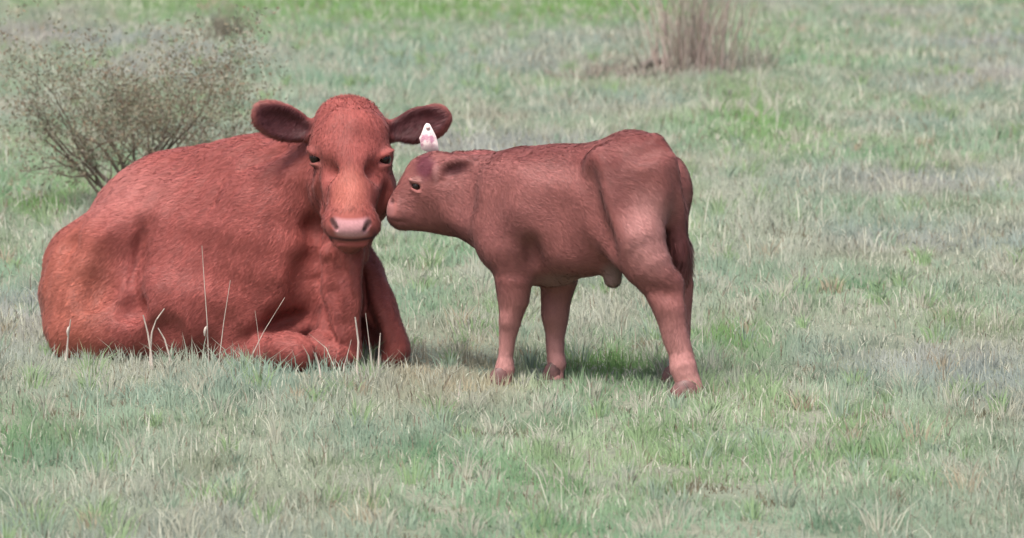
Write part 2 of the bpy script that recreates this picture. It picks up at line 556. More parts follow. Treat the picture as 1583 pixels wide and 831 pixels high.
    n = len(x)
    # nothing grows up through the hooves' places, a little more stands round them
    lx, ly = np.cos(az) * lean, np.sin(az) * lean
    fa = rng.uniform(0, math.pi, n) * .75 + math.pi * .125 - math.pi / 2       # faces roughly either way
    sx, sy = np.cos(fa) * Wd / 2, np.sin(fa) * Wd / 2
    z0 = np.full(n, -.004)
    v0 = np.stack([x - sx, y - sy, z0], 1); v1 = np.stack([x + sx, y + sy, z0], 1)
    mx, my = x + lx * .35, y + ly * .35
    v2 = np.stack([mx - sx * .8, my - sy * .8, H * .6], 1); v3 = np.stack([mx + sx * .8, my + sy * .8, H * .6], 1)
    v4 = np.stack([x + lx, y + ly, H], 1)
    V = np.stack([v0, v1, v2, v3, v4], 1).reshape(-1, 3)
    b = np.arange(n)[:, None] * 5
    fn_ = np.cross(v1 - v0, v4 - v0); fn_ /= np.linalg.norm(fn_, axis=1, keepdims=True) + 1e-9
    bad = (fn_ @ np.array([0, -.8, .6])) < 0
    fn_[bad] *= -1
    tri = np.where(bad[:, None], np.array([0, 3, 1, 0, 2, 3, 2, 4, 3]), np.array([0, 1, 3, 0, 3, 2, 2, 3, 4]))
    F = (b + tri).reshape(-1)
    gn = fn_ * .45 + np.array([0, 0, .75]); gn /= np.linalg.norm(gn, axis=1, keepdims=True)
    CC = np.repeat(C, 5, 0)
    tipc = np.array([.36, .37, .31])
    CC[4::5] = CC[4::5] * .72 + tipc * .28
    o = mesh_np('meadow_grass', V, F, 3, M_grass, smooth=True, colour=np.clip(CC, .02, .8), normals=np.repeat(gn, 5, 0))
    tag(o, 'pale grey green pasture grass with straw and dry patches covering the field', 'grass', kind='stuff')
    print('grass blades', n)
grass()

# ================================================================== COW
def build_cow():
    root = empty('cow', tuple(G(360, 552)))
    tag(root, 'large red brown cow lying down with its face turned to the camera', 'cow')
    S = Sdf((-1.75, -.05, -.06), (-.18, 1.35, 1.05), .0065)
    th = math.radians(20)
    ax = np.array([math.cos(th), -math.sin(th), 0])
    # trunk
    S.ell(W(345, 402, .88), (.44, .34, .375), ax)
    S.ell(W(245, 372, .95), (.24, .27, .258), ax, k=.12)
    S.ell(W(425, 398, .72), (.25, .28, .365), ax, k=.12)
    S.ell(W(300, 470, .80), (.34, .33, .24), ax, k=.08)
    S.ell(W(395, 262, .78), (.17, .11, .085), ax, k=.14)           # withers
    S.cone(W(250, 275, .98), W(400, 255, .80), .08, .08, .10)        # back ridge
    # rear: thigh, hip, stifle, folded shank
    S.ell(W(146, 455, .90), (.195, .24, .245), nrm((1, -.2, 0)), k=.06)
    S.ell(W(178, 400, .80), (.15, .14, .19), nrm((.7, -.3, .7)), k=.07)
    S.ell(W(150, 500, .72), (.19, .14, .14), ax, k=.06)
    S.cone(W(110, 528, .70), W(225, 515, .62), .07, .075, .05)
    S.cone(W(215, 333, .98), W(127, 402, .92), .125, .125, .06)
    S.ell(W(212, 292, .97), (.08, .08, .05), nrm((1, -.3, .5)), k=.10)   # hook bone
    # shoulder and forearm masses
    S.ell(W(430, 405, .55), (.17, .12, .27), nrm((.9, -.35, .2)), k=.10)
    S.ell(W(385, 475, .60), (.14, .12, .15), ax, k=.09)
    S.cone(W(405, 515, .50), W(370, 545, .52), .08, .07, .06)
    # chest and neck
    S.ell(W(505, 435, .60), (.14, .17, .25), ax, k=.06)
    S.cone(W(530, 245, .52), W(445, 320, .66), .125, .20, .08)
    S.cone(W(448, 238, .66), W(520, 205, .54), .055, .06, .06)         # crest
    S.chain([(W(540, 330, .46), .10), (W(528, 420, .42), .082), (W(522, 500, .42), .085), (W(520, 535, .42), .08)], .05)
    # dewlap
    S.chain([(W(548, 388, .34), .030), (W(545, 450, .32), .024), (W(541, 505, .33), .026), (W(545, 545, .34), .03)], .05)
    S.chain([(W(508, 392, .36), .030), (W(512, 450, .35), .022), (W(528, 520, .33), .022)], .035)
    # left foreleg (image right)
    S.chain([(W(545, 400, .58), .085), (W(576, 450, .52), .066), (W(598, 505, .46), .056), (W(610, 545, .44), .058)], .04)
    # folded knees
    
    # ---- head
    ex = nrm((1, 0, 0)); fz = nrm(W(541, 195, .44) - W(543, 350, .17))     # along the face, upward
    S.ell(W(541, 205, .43), (.135, .11, .115), ex, fz, k=.04)
    S.ell(W(538, 172, .46), (.085, .07, .055), ex, k=.05)                # poll
    S.cone(W(541, 215, .37), W(542, 300, .29), .108, .085, .05)
    S.ell(W(541, 222, .355), (.125, .07, .08), ex, fz, k=.05)
    S.ell(W(497, 236, .37), (.042, .05, .036), ex, k=.035)
    S.ell(W(589, 238, .37), (.042, .05, .036), ex, k=.035)
    S.ell(W(518, 294, .39), (.084, .115, .115), ex, fz, k=.05)
    S.ell(W(575, 294, .39), (.084, .115, .115), ex, fz, k=.05)
    S.cone(W(541, 250, .315), W(543, 335, .195), .090, .080, .05)
    S.ell(W(543, 348, .19), (.098, .075, .062), ex, fz, k=.04)           # muzzle
    S.cone(W(541, 335, .36), W(543, 369, .205), .075, .05, .03)          # jaw and chin
    S.ell(W(543, 372, .19), (.075, .05, .028), ex, k=.012)               # lower lip
    S.ell(W(543, 350, .135), (.062, .030, .036), ex, fz, k=.025)         # nose pad
    # ears
    ear_masks = []
    for sgn, base, tip, edge in ((-1, W(482, 205, .46), W(401, 175, .40), W(420, 215, .40)), (1, W(600, 205, .46), W(688, 180, .40), W(664, 218, .40))):
        axis = nrm(tip - base); mid = base * .44 + tip * .56
        w = edge - mid; w = nrm(w - (w @ axis) * axis)
        nn = nrm(np.cross(axis, w)); nn = nn * (-1 if nn[1] > 0 else 1)
        L = np.linalg.norm(tip - base) * .56
        S.cone(base, base * .6 + tip * .4, .036, .035, .03)
        S.ell(mid + nn * -.012, (L, .065, .034), axis, nn, k=.015)
        S.ell(mid + nn * .024, (L * .87, .055, .034), axis, nn, k=.012, op='-')
        ear_masks.append((mid + nn * .01, L, axis, w, nn))
    # ---- carved detail
    S.undulate(.0035, .16, 3)
    S.hollow(214, 388, 16, 62, .050, -12, k=.05)
    S.hollow(206, 455, 15, 34, .040, 0, k=.045)
    S.hollow(210, 479, 30, 15, .020, -5, k=.06)
    S.hollow(160, 425, 18, 55, .026, -18, k=.07)
    S.hollow(440, 496, 46, 20, .09, 22, k=.05)
    S.hollow(470, 455, 20, 55, .03, 0, k=.06)
    S.hollow(372, 530, 30, 14, .02, 25, k=.05)
    S.hollow(255, 520, 26, 30, .02, 0, k=.06)
    S.hollow(576, 515, 16, 46, .09, 12, k=.03)
    S.hollow(410, 243, 36, 9, .020, 25, k=.04)
    S.hollow(563, 445, 7, 50, .045, 6, k=.025)
    S.hollow(502, 262, 24, 10, .0045, -20, k=.05)
    S.hollow(582, 263, 24, 10, .0045, 20, k=.05)
    S.hollow(497, 318, 9, 34, .014, 12, k=.03)
    S.hollow(592, 318, 9, 34, .014, -12, k=.03)
    S.crease([(488, 305), (486, 350), (488, 400), (494, 450)], .020, .05)
    S.chain([(S.hit(553, 410), .010), (S.hit(552, 450), .014), (S.hit(549, 500), .014), (S.hit(553, 545), .012)], .03)
    S.crease([(508, 405), (514, 450), (528, 500), (542, 545)], .016, .03)
    S.crease([(490, 430), (498, 480), (515, 520)], .014, .03)
    S.crease([(536, 420), (540, 460), (541, 500)], .010, .03)
    S.crease([(120, 345), (108, 375), (95, 410)], .014, .06)
    # folded knees, lying in front of the chest
    S.cone(W(408, 545, .42), W(462, 548, .31), .068, .060, .012)
    S.ell(W(448, 541, .33), (.088, .07, .064), nrm((1, -.2, -.18)), k=.02)
    S.chain([(W(498, 535, .37), .062), (W(522, 552, .33), .050)], .012)
    S.ell(W(580, 525, .64), (.085, .07, .13), k=.02)
    # mouth
    S.crease([(500, 370), (515, 374), (543, 376), (570, 375), (584, 371)], .0045, .008)
    # nostrils
    for (u, v), (du, dv) in (((516, 345), (6, 9)), ((568, 348), (-6, 9))):
        p = S.hit(u, v)
        a = W(u - du, v - dv, p[1]); b = W(u + du * .7, v + dv * .7, p[1])
        S.cone(a, b, .012, .009, .008, '-')
    # eyes
    eyes = []
    for (u, v), out in (((486, 244), -1), ((596, 246), 1)):
        p = S.hit(u, v)
        e = p + np.array([-out * .004, .012, 0])
        S.ell(e + np.array([out * .006, -.016, 0]), (.030, .022, .014), nrm((1, out * .8, out * .25)), k=.012, op='-')
        S.ell(e + np.array([-out * .004, -.008, .019]), (.046, .024, .0105), nrm((1, out * .7, out * .38)), k=.014)
        S.ell(e + np.array([-out * .004, -.004, -.022]), (.034, .018, .007), nrm((1, out * .7, out * .05)), k=.014)
        eyes.append((e, out))
    V, Q = S.mesh()
    N = vert_normals(V, Q)
    # ---- coat colours
    red = np.array([.278, .070, .060])
    C = np.tile(red, (len(V), 1))
    f = (np.sin(V[:, 0] * 7.1 + 1.3 * np.sin(V[:, 2] * 6)) + np.sin(V[:, 2] * 9.3 + 2 * np.sin(V[:, 0] * 5.3 + V[:, 1] * 6)))[:, None]
    C *= 1 + .06 * f
    C = C + blob(V, W(110, 470, .8), (.17, .4, .3)) * np.array([.05, .026, .008])         # more orange haunch
    C = C + blob(V, W(180, 290, 1.0), (.28, .4, .1)) * np.array([.09, .055, .05])          # highlight along the back, painted into the coat colour
    face = blob(V, W(541, 300, .2), (.06, .12, .09)); C = C + face * np.array([.09, .042, .026])
    C = C * (1 - .25 * blob(V, W(543, 203, .33), (.055, .08, .05)))                        # darker brow whorl
    def over(mask, c, amt=1.0):
        nonlocal C
        C = C * (1 - mask * amt) + np.array(c) * mask * amt
    p = S.hit(543, 352)
    qx, qz = (V[:, 0] - p[0]) / px(1, p[1]), (V[:, 2] - p[2]) / px(1, p[1])     # in photo pixels about the nose
    half = 30 - .10 * np.abs(qz + 2) + 3 * (qz > 0)
    nm = np.clip((half - np.abs(qx)) / 8, 0, 1) * np.clip((16 + .003 * qx ** 2 - qz) / 6, 0, 1) * np.clip((qz + 19 - .004 * qx ** 2) / 6, 0, 1) * (V[:, 1] < p[1] + .09)
    sp = 1 + .12 * np.sin(qx * 1.9 + 2 * np.sin(qz * .8)) * np.sin(qz * 1.7 + np.sin(qx * 1.1))
    C = C * (1 - nm[:, None] * .88) + np.array([.54, .28, .30]) * (nm * .88 * sp)[:, None]
    for (u, v) in ((513, 340), (516, 345), (520, 351), (571, 343), (568, 348), (564, 354)):
        over(blob(V, S.hit(u, v), (.009, .03, .010)), (.05, .02, .02), .95)
    mz = -(20.5 - .0026 * qx ** 2)
    mo = np.exp(-((qz - mz) / 2.6) ** 2) * np.clip((46 - np.abs(qx)) / 6, 0, 1) * (V[:, 1] < p[1] + .14)
    over(mo[:, None], (.03, .012, .014), .95)
    over((np.exp(-((qx - 36) / 5) ** 2 - ((qz + 14) / 9) ** 2) * (V[:, 1] < p[1] + .14))[:, None], (.05, .018, .022), .8)
    for e, out in eyes:
        over(blob(V, e + np.array([0, -.01, -.018]), (.034, .03, .010)), (.30, .12, .10), .5)
        over(blob(V, e + np.array([-out * .0, -.01, .036]), (.03, .03, .012)), (.33, .11, .10), .5)
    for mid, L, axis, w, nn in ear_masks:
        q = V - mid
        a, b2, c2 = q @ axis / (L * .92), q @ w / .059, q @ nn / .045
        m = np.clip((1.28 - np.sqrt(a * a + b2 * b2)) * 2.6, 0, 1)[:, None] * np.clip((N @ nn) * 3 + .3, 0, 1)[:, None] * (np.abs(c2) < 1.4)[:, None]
        over(m, (.062, .014, .017), 1.0)  # dark hair inside the ear, deepened with painted shade
        rim = (np.exp(-((np.sqrt(a * a + b2 * b2) - 1.13) / .10) ** 2) * (np.abs(c2) < 1.2) * (a > -.3))[:, None]
        over(rim, (.30, .12, .10), .45)
    C = np.clip(C, .01, .8)
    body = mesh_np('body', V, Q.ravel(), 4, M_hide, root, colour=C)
    # eyes
    for e, out in eyes:
        pts, fc = [], []
        nu, nv = 14, 9
        for i in range(nv + 1):
            ph = math.pi * i / nv
            for j in range(nu):
                a = 2 * math.pi * j / nu
                pts.append(e + .023 * np.array([math.sin(ph) * math.cos(a), math.sin(ph) * math.sin(a), math.cos(ph)]))
        for i in range(nv):
            for j in range(nu):
                fc.append((i * nu + j, (i + 1) * nu + j, (i + 1) * nu + (j + 1) % nu, i * nu + (j + 1) % nu))
        mesh_np('eye', pts, np.array(fc).ravel(), 4, M_eye, root)
    # coat of hair: lies backwards along the trunk, down the face
    hc = W(541, 260, .3)
    def flow(P):
        tr = np.tile(-ax * .9 + np.array([0, 0, -.6]), (len(P), 1))
        d = np.linalg.norm((P - hc) / np.array([.2, .3, .3]), axis=1, keepdims=True)
        wt = np.clip(1.5 - d, 0, 1)
        return tr * (1 - wt) + np.array([0, -.2, -1.0]) * wt
    nosec = S.hit(543, 355)
    pn = np.linalg.norm((V[Q[:, 0]] - nosec) / np.array([.115, .10, .068]), axis=1) > 1
    def lenf(P):
        return 1 - .28 * np.clip(1.6 - np.linalg.norm((P - hc) / np.array([.16, .25, .25]), axis=1, keepdims=True), 0, 1)
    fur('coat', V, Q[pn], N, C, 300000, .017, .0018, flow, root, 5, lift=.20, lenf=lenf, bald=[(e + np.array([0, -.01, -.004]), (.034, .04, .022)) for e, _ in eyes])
    # curly poll hair
    pm = np.linalg.norm((V[Q[:, 0]] - W(538, 160, .44)) / np.array([.11, .12, .045]), axis=1) < 1
    fur('poll_hair', V, Q[pm], N, C + np.array([.06, .025, .022]), 2000, .012, .0018, lambda P: rng.normal(size=(len(P), 3)) * .6 + np.array([0, -.3, .6]), root, 6, lift=.9)
    # ---- ear tag
    cen = S.hit(661, 200)
    yy = cen[1] - .030
    out = [(656, 194), (659, 190), (664, 191), (668, 198), (674, 210), (677, 222), (678.5, 234), (671, 236.5), (661, 235), (651, 230), (650, 220), (648, 213), (652, 205)]
    pts = [W(u, v, yy - .0006 * (v - 190)) for u, v in out]
    n = len(pts); dy = np.array([0, .003, 0])
    tv = pts + [q + dy for q in pts] + [sum(pts) / n, sum(pts) / n + dy]
    tf = []
    for i in range(n):
        j = (i + 1) % n
        tf += [(i, j, 2 * n), (j + n, i + n, 2 * n + 1), (i, i + n, j + n), (i, j + n, j)]
    m, t, b = new_mat('ear_tag_plastic')
    tc = node(t, 'ShaderNodeTexCoord')
    sep = node(t, 'ShaderNodeSeparateXYZ'); t.links.new(tc.outputs['Generated'], sep.inputs[0])
    nz = node(t, 'ShaderNodeTexNoise'); nz.inputs['Scale'].default_value = 5.5; nz.inputs['Detail'].default_value = 2
    t.links.new(tc.outputs['Generated'], nz.inputs['Vector'])
    # smudged print only in the middle band of the tag
    b1 = node(t, 'ShaderNodeMapRange', interpolation_type='SMOOTHSTEP'); b1.inputs[1].default_value = .12; b1.inputs[2].default_value = .32; t.links.new(sep.outputs[2], b1.inputs[0])
    b2 = node(t, 'ShaderNodeMapRange', interpolation_type='SMOOTHSTEP'); b2.inputs[1].default_value = .75; b2.inputs[2].default_value = .55; t.links.new(sep.outputs[2], b2.inputs[0])
    b3 = node(t, 'ShaderNodeMapRange', interpolation_type='SMOOTHSTEP'); b3.inputs[1].default_value = .95; b3.inputs[2].default_value = .70; t.links.new(sep.outputs[0], b3.inputs[0])
    mm = node(t, 'ShaderNodeMath', operation='MULTIPLY'); t.links.new(b1.outputs[0], mm.inputs[0]); t.links.new(b2.outputs[0], mm.inputs[1])
    m3 = node(t, 'ShaderNodeMath', operation='MULTIPLY'); t.links.new(mm.outputs[0], m3.inputs[0]); t.links.new(b3.outputs[0], m3.inputs[1])
    r = node(t, 'ShaderNodeMapRange'); r.inputs[1].default_value = .35; r.inputs[2].default_value = .6; t.links.new(nz.outputs[0], r.inputs[0])
    m2 = node(t, 'ShaderNodeMath', operation='MULTIPLY'); t.links.new(m3.outputs[0], m2.inputs[0]); t.links.new(r.outputs[0], m2.inputs[1])
    mix = node(t, 'ShaderNodeMix', data_type='RGBA'); t.links.new(m2.outputs[0], mix.inputs[0])
    mix.inputs[6].default_value = (.74, .62, .60, 1); mix.inputs[7].default_value = (.40, .19, .26, 1)
    t.links.new(mix.outputs[2], b.inputs['Base Color']); b.inputs['Roughness'].default_value = .45
    tg = mesh_np('ear_tag', tv, np.array(tf).ravel(), 3, m, root, smooth=False)
    tg['label'] = 'pale pinkish white plastic ear tag with smudged print'
    bv, bf = tube([W(661.5, 197, yy - .012), W(661.5, 197, yy - .009), W(661.5, 197, yy + .035)], [.001, .0075, .0075], 10)
    mesh_np('tag_button', bv, np.array(bf).ravel(), 4, plain('tag_button_plastic', (.66, .52, .50), .45, .1), root)
    return root
build_cow()

# ================================================================== CALF
def build_calf():
    root = empty('calf', tuple(G(930, 600)))
    tag(root, 'small red brown calf standing with its nose against the cow cheek', 'calf')
    S = Sdf((-.50, -.55, -.02), (.78, .55, 1.02), .006)
    ph = math.radians(28)
    hd = np.array([-math.cos(ph), math.sin(ph), 0])        # heading
    # trunk
    S.ell(W(880, 327, -.01), (.27, .165, .205), hd)
    S.ell(W(812, 335, .08), (.165, .165, .205), hd, k=.10)
    S.ell(W(800, 330, -.02), (.11, .06, .16), nrm((-.9, .35, .1)), k=.08)      # near shoulder blade
    S.ell(W(785, 375, .06), (.085, .12, .10), hd, k=.07)      # point of shoulder, brisket
    S.ell(W(975, 295, -.12), (.15, .15, .185), hd, k=.09)
    S.cone(W(810, 262, .10), W(960, 248, -.10), .06, .06, .08)
    S.ell(W(990, 235, -.13), (.085, .07, .055), nrm((-1, .4, .15)), k=.07)
    S.ell(W(930, 250, -.19), (.045, .045, .05), hd, k=.05)      # hook bone
    S.ell(W(1035, 295, .0), (.07, .09, .12), nrm((-.8, .5, 0)), k=.05)      # far buttock
    S.ell(W(1008, 285, -.20), (.07, .07, .12), nrm((-.8, .4, 0)), k=.07)      # near buttock
    S.ell(W(880, 390, .0), (.16, .12, .07), hd, k=.07)
    # near hind leg
    S.chain([(W(966, 330, -.20), .118), (W(980, 372, -.24), .106), (W(1000, 408, -.26), .082), (W(1021, 440, -.27), .064), (W(1030, 462, -.275), .059), (W(1040, 500, -.285), .048), (W(1052, 545, -.29), .042), (W(1056, 566, -.30), .047), (W(1062, 584, -.305), .042), (W(1067, 600, -.31), .043)], .06, flat=((0, 1, 0), .8))
    S.ell(W(1043, 437, -.25), (.045, .036, .03), nrm((.6, 0, -1)), k=.03)      # hock point
    S.ell(W(945, 355, -.20), (.05, .07, .09), nrm((.9, 0, .3)), k=.05)      # stifle
    # far hind leg
    S.chain([(W(1020, 340, .02), .09), (W(1040, 400, .05), .062), (W(1054, 440, .07), .040), (W(1054, 500, .06), .030), (W(1050, 560, .05), .029), (W(1046, 588, .05), .034)], .04)
    # near foreleg
    S.chain([(W(796, 392, .0), .082), (W(794, 430, -.02), .065), (W(793, 461, -.02), .053), (W(789, 494, -.02), .041), (W(785, 520, -.02), .029), (W(782, 550, -.02), .026), (W(781, 570, -.02), .032), (W(779, 582, -.02), .027), (W(776, 594, -.03), .030)], .04)
    S.ell(W(783, 492, -.035), (.020, .026, .034), k=.02)        # knee
    S.ell(W(848, 418, .07), (.10, .08, .055), hd, k=.05)      # breast between the forelegs
    S.ell(W(853, 486, .13), (.020, .028, .032), k=.02)
    # far foreleg
    S.chain([(W(860, 398, .14), .088), (W(865, 430, .15), .065), (W(860, 461, .15), .053), (W(859, 496, .14), .039), (W(858, 520, .14), .032), (W(858, 546, .13), .029), (W(860, 563, .12), .033), (W(860, 574, .12), .027), (W(858, 584, .11), .030)], .04)
    # sheath and scrotum under the flank
    S.chain([(W(944, 395, -.08), .042), (W(946, 416, -.09), .034), (W(947, 431, -.09), .030)], .03)
    S.ell(W(925, 402, -.06), (.07, .05, .03), hd, k=.04)
    # neck and head
    S.cone(W(790, 318, .12), W(715, 302, .23), .150, .112, .10)
    S.cone(W(745, 330, .17), W(690, 318, .25), .105, .085, .05)
    S.cone(W(770, 262, .16), W(690, 258, .25), .045, .04, .06)
    S.ell(W(678, 290, .26), (.105, .085, .098), nrm((-.8, .1, -.5)), k=.05)
    S.ell(W(662, 260, .26), (.055, .06, .045), nrm((-.7, 0, -.7)), k=.05)      # poll
    S.cone(W(668, 292, .25), W(628, 319, .245), .074, .050, .05)
    S.cone(W(690, 325, .26), W(625, 336, .245), .070, .036, .05)
    S.ell(W(619, 329, .24), (.044, .050, .042), nrm((-.6, .1, -.6)), k=.03)      # muzzle
    S.cone(W(650, 268, .26), W(617, 315, .245), .048, .034, .03)
    # ears: near one laid back, far one behind the neck
    em = []
    for base, tip, edge, dpt in ((W(676, 268, .185), W(724, 252, .15), W(706, 276, .165), -1), (W(705, 250, .36), W(768, 243, .36), W(740, 250, .355), 1)):
        axis = nrm(tip - base); mid = base * .45 + tip * .55
        w = edge - mid; w = nrm(w - (w @ axis) * axis)
        nn = nrm(np.cross(axis, w)); nn = nn * (-1 if nn[1] > 0 else 1)
        L = np.linalg.norm(tip - base) * .6
        S.ell(mid, (L, .036, .016), axis, nn, k=.02)
        if dpt < 0:
            S.ell(mid + nn * .018, (L * .85, .027, .015), axis, nn, k=.008, op='-')
            S.cone(W(675, 270, .20), base, .03, .025, .03)
        else:
            S.cone(W(690, 258, .30), base, .03, .03, .03)
        em.append((mid, L, axis, w, nn))
    # tail
    S.chain([(W(1012, 222, -.18), .032), (W(1032, 245, -.20), .026), (W(1041, 290, -.19), .028), (W(1045, 340, -.17), .032), (W(1049, 385, -.15), .038), (W(1054, 415, -.14), .030), (W(1057, 440, -.13), .012)], .02)
    S.undulate(.0018, .16, 9)
    # creases: flank, elbow, jaw
    S.chain([(W(934, 262, -.21), .03), (W(942, 320, -.24), .03), (W(958, 370, -.25), .03)], .07)
    S.hollow(911, 302, 17, 66, .034, 8, k=.035)
    S.hollow(926, 366, 18, 38, .014, 22, k=.08)
    S.hollow(740, 315, 26, 55, .007, -8, k=.10)
    S.hollow(822, 400, 12, 30, .03, 10, k=.05)
    S.hollow(706, 304, 20, 36, .007, -15, k=.08)
    S.ell(W(1036, 345, -.06), (.06, .06, .10), k=.03)
    S.hollow(858, 345, 24, 50, .006, 10, k=.07)
    S.hollow(985, 300, 24, 34, .006, 0, k=.08)
    S.hollow(1000, 234, 18, 8, .008, 15, k=.05)
    S.hollow(1030, 453, 26, 6, .004, -8, k=.05)
    S.crease([(602, 338), (618, 342), (632, 340)], .003, .008)
    p = S.hit(606, 312); S.ell(p, (.008, .014, .011), k=.008, op='-')
    pe = S.hit(642, 288)
    e = pe + np.array([.002, .008, 0])
    S.ell(e + np.array([0, -.014, 0]), (.020, .016, .013), nrm((.8, 0, -.6)), k=.01, op='-')
    S.ell(e + np.array([-.004, -.006, .019]), (.026, .014, .008), nrm((.85, 0, -.25)), k=.01)
    S.ell(e + np.array([.0, -.006, -.017]), (.022, .012, .006), nrm((.8, 0, -.5)), k=.01)
    V, Q = S.mesh()
    N = vert_normals(V, Q)
    red = np.array([.268, .097, .088])
    C = np.tile(red, (len(V), 1))
    f = (np.sin(V[:, 0] * 11.1 + 1.3 * np.sin(V[:, 2] * 9)) + np.sin(V[:, 2] * 12.3 + 2 * np.sin(V[:, 0] * 8.3 + V[:, 1] * 7)))[:, None]
    C *= 1 + .05 * f
    def over(mask, c, amt=1.0):
        nonlocal C
        C = C * (1 - mask * amt) + np.array(c) * mask * amt
    lowc = np.clip((.36 - V[:, 2]) / .28, 0, 1)[:, None]
    over(lowc, (.50, .25, .235), .85)                                            # paler lower legs
    over(blob(V, W(1005, 360, -.28), (.09, .12, .13)), (.45, .215, .20), .8)        # pale haunch
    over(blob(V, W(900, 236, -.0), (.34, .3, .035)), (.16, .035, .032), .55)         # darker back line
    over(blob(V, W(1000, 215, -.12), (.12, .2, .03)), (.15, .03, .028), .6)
    over(blob(V, W(1050, 380, -.15), (.04, .1, .13)), (.13, .040, .045), .75)       # tail tuft
    over(blob(V, W(950, 425, -.10), (.05, .07, .06)), (.27, .185, .17), .8)
    over(blob(V, W(870, 432, .0), (.10, .2, .03)), (.30, .19, .17), .5)             # pale belly
    over(blob(V, W(656, 257, .2), (.034, .15, .040)), (.11, .018, .036), .85)        # dark poll
    over(blob(V, e + np.array([-.006, -.01, .026]), (.022, .03, .012)), (.40, .20, .18), .7)
    over(blob(V, S.hit(606, 312), (.007, .02, .012)), (.06, .022, .024), .8)
    over(blob(V, W(604, 322, .22), (.012, .1, .03)), (.30, .13, .13), .5)
    mid, L, axis, w, nn = em[0]
    q = V - mid
    m = (np.clip(1.4 - np.sqrt((q @ axis / (L * .85)) ** 2 + (q @ w / .034) ** 2 + (q @ nn / .03) ** 2), 0, 1))[:, None] * (N @ nn > .2)[:, None]
    over(m, (.085, .022, .026), .9)
    over(blob(V, W(672, 265, .15), (.010, .05, .045)), (.36, .17, .16), .6)
    over(blob(V, em[1][0], (.09, .05, .03)), (.36, .10, .10), .7)
    C = np.clip(C, .01, .8)
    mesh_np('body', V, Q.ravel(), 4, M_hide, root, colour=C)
    pts, fc = [], []
    nu, nv = 12, 8
    for i in range(nv + 1):
        a1 = math.pi * i / nv
        for j in range(nu):
            a = 2 * math.pi * j / nu
            pts.append(e + .016 * np.array([math.sin(a1) * math.cos(a), math.sin(a1) * math.sin(a), math.cos(a1)]))
    for i in range(nv):
        for j in range(nu):
            fc.append((i * nu + j, (i + 1) * nu + j, (i + 1) * nu + (j + 1) % nu, i * nu + (j + 1) % nu))
    mesh_np('eye', pts, np.array(fc).ravel(), 4, M_eye, root)
    # hooves: two claws each
    for (u, v, Y, r) in ((1067, 607, -.31, .046), (1045, 590, .05, .032), (778, 596, -.03, .034), (860, 586, .11, .031)):
        c = W(u, v, Y); c[2] = 0
        hv, hf = [], []
        for sd in (-1, 1):
            cc = c + np.array([0.3, 1, 0]) * sd * r * .42 + np.array([-.006, 0, 0])
            b0 = len(hv)
            for zz, sc, sh in ((.0, 1.0, -.3), (.02, .95, -.2), (.048, .72, 0.0), (.06, .3, .05)):
                for j in range(10):
                    a = 2 * math.pi * j / 10
                    hv.append(cc + np.array([math.cos(a) * r * sc * (1.0 if math.cos(a) > 0 else 1.25) + sh * r * .4, math.sin(a) * r * sc * .55, zz]))
            for i in range(3):
                for j in range(10):
                    hf.append((b0 + i * 10 + j, b0 + i * 10 + (j + 1) % 10, b0 + (i + 1) * 10 + (j + 1) % 10, b0 + (i + 1) * 10 + j))
        mesh_np('hoof', hv, np.array(hf).ravel(), 4, M_hoof, root)
    hc = W(650, 295, .24)
    def flow(P):
        tr = np.tile(-hd * .9 + np.array([0, 0, -.5]), (len(P), 1))
        d = np.linalg.norm((P - hc) / np.array([.12, .3, .2]), axis=1, keepdims=True)
        wt = np.clip(1.5 - d, 0, 1)
        tr = tr * (1 - wt) + np.array([.8, 0, -.3]) * wt
        lw = np.clip((.38 - P[:, 2:3]) / .1, 0, 1)
        return tr * (1 - lw) + np.array([0, 0, -1.0]) * lw
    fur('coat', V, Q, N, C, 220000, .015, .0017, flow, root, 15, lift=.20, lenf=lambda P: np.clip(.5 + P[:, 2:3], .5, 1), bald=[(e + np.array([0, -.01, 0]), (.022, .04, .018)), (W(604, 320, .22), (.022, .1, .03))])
    tm = np.linalg.norm((V[Q[:, 0]] - W(1051, 395, -.15)) / np.array([.045, .07, .09]), axis=1) < 1
    if tm.sum() > 50:
        fur('tail_tuft', V, Q[tm], N, C, 1500, .05, .003, lambda P: np.tile([0., 0, -1], (len(P), 1)), root, 16, lift=.25)
    return root
build_calf()

# ================================================================== SHRUBS AND STALKS
def leaf_cards(cent, size, cols, r):
    n = len(cent)
    a = r.normal(size=(n, 3)); a /= np.linalg.norm(a, axis=1, keepdims=True)
    b = np.cross(a, r.normal(size=(n, 3))); b /= np.linalg.norm(b, axis=1, keepdims=True)
    s = size * r.uniform(.5, 1.4, (n, 1))
    V = np.stack([cent - a * s, cent + b * s * .4, cent + a * s, cent - b * s * .4], 1).reshape(-1, 3)
    return V, np.arange(4 * n), np.repeat(cols, 4, 0)

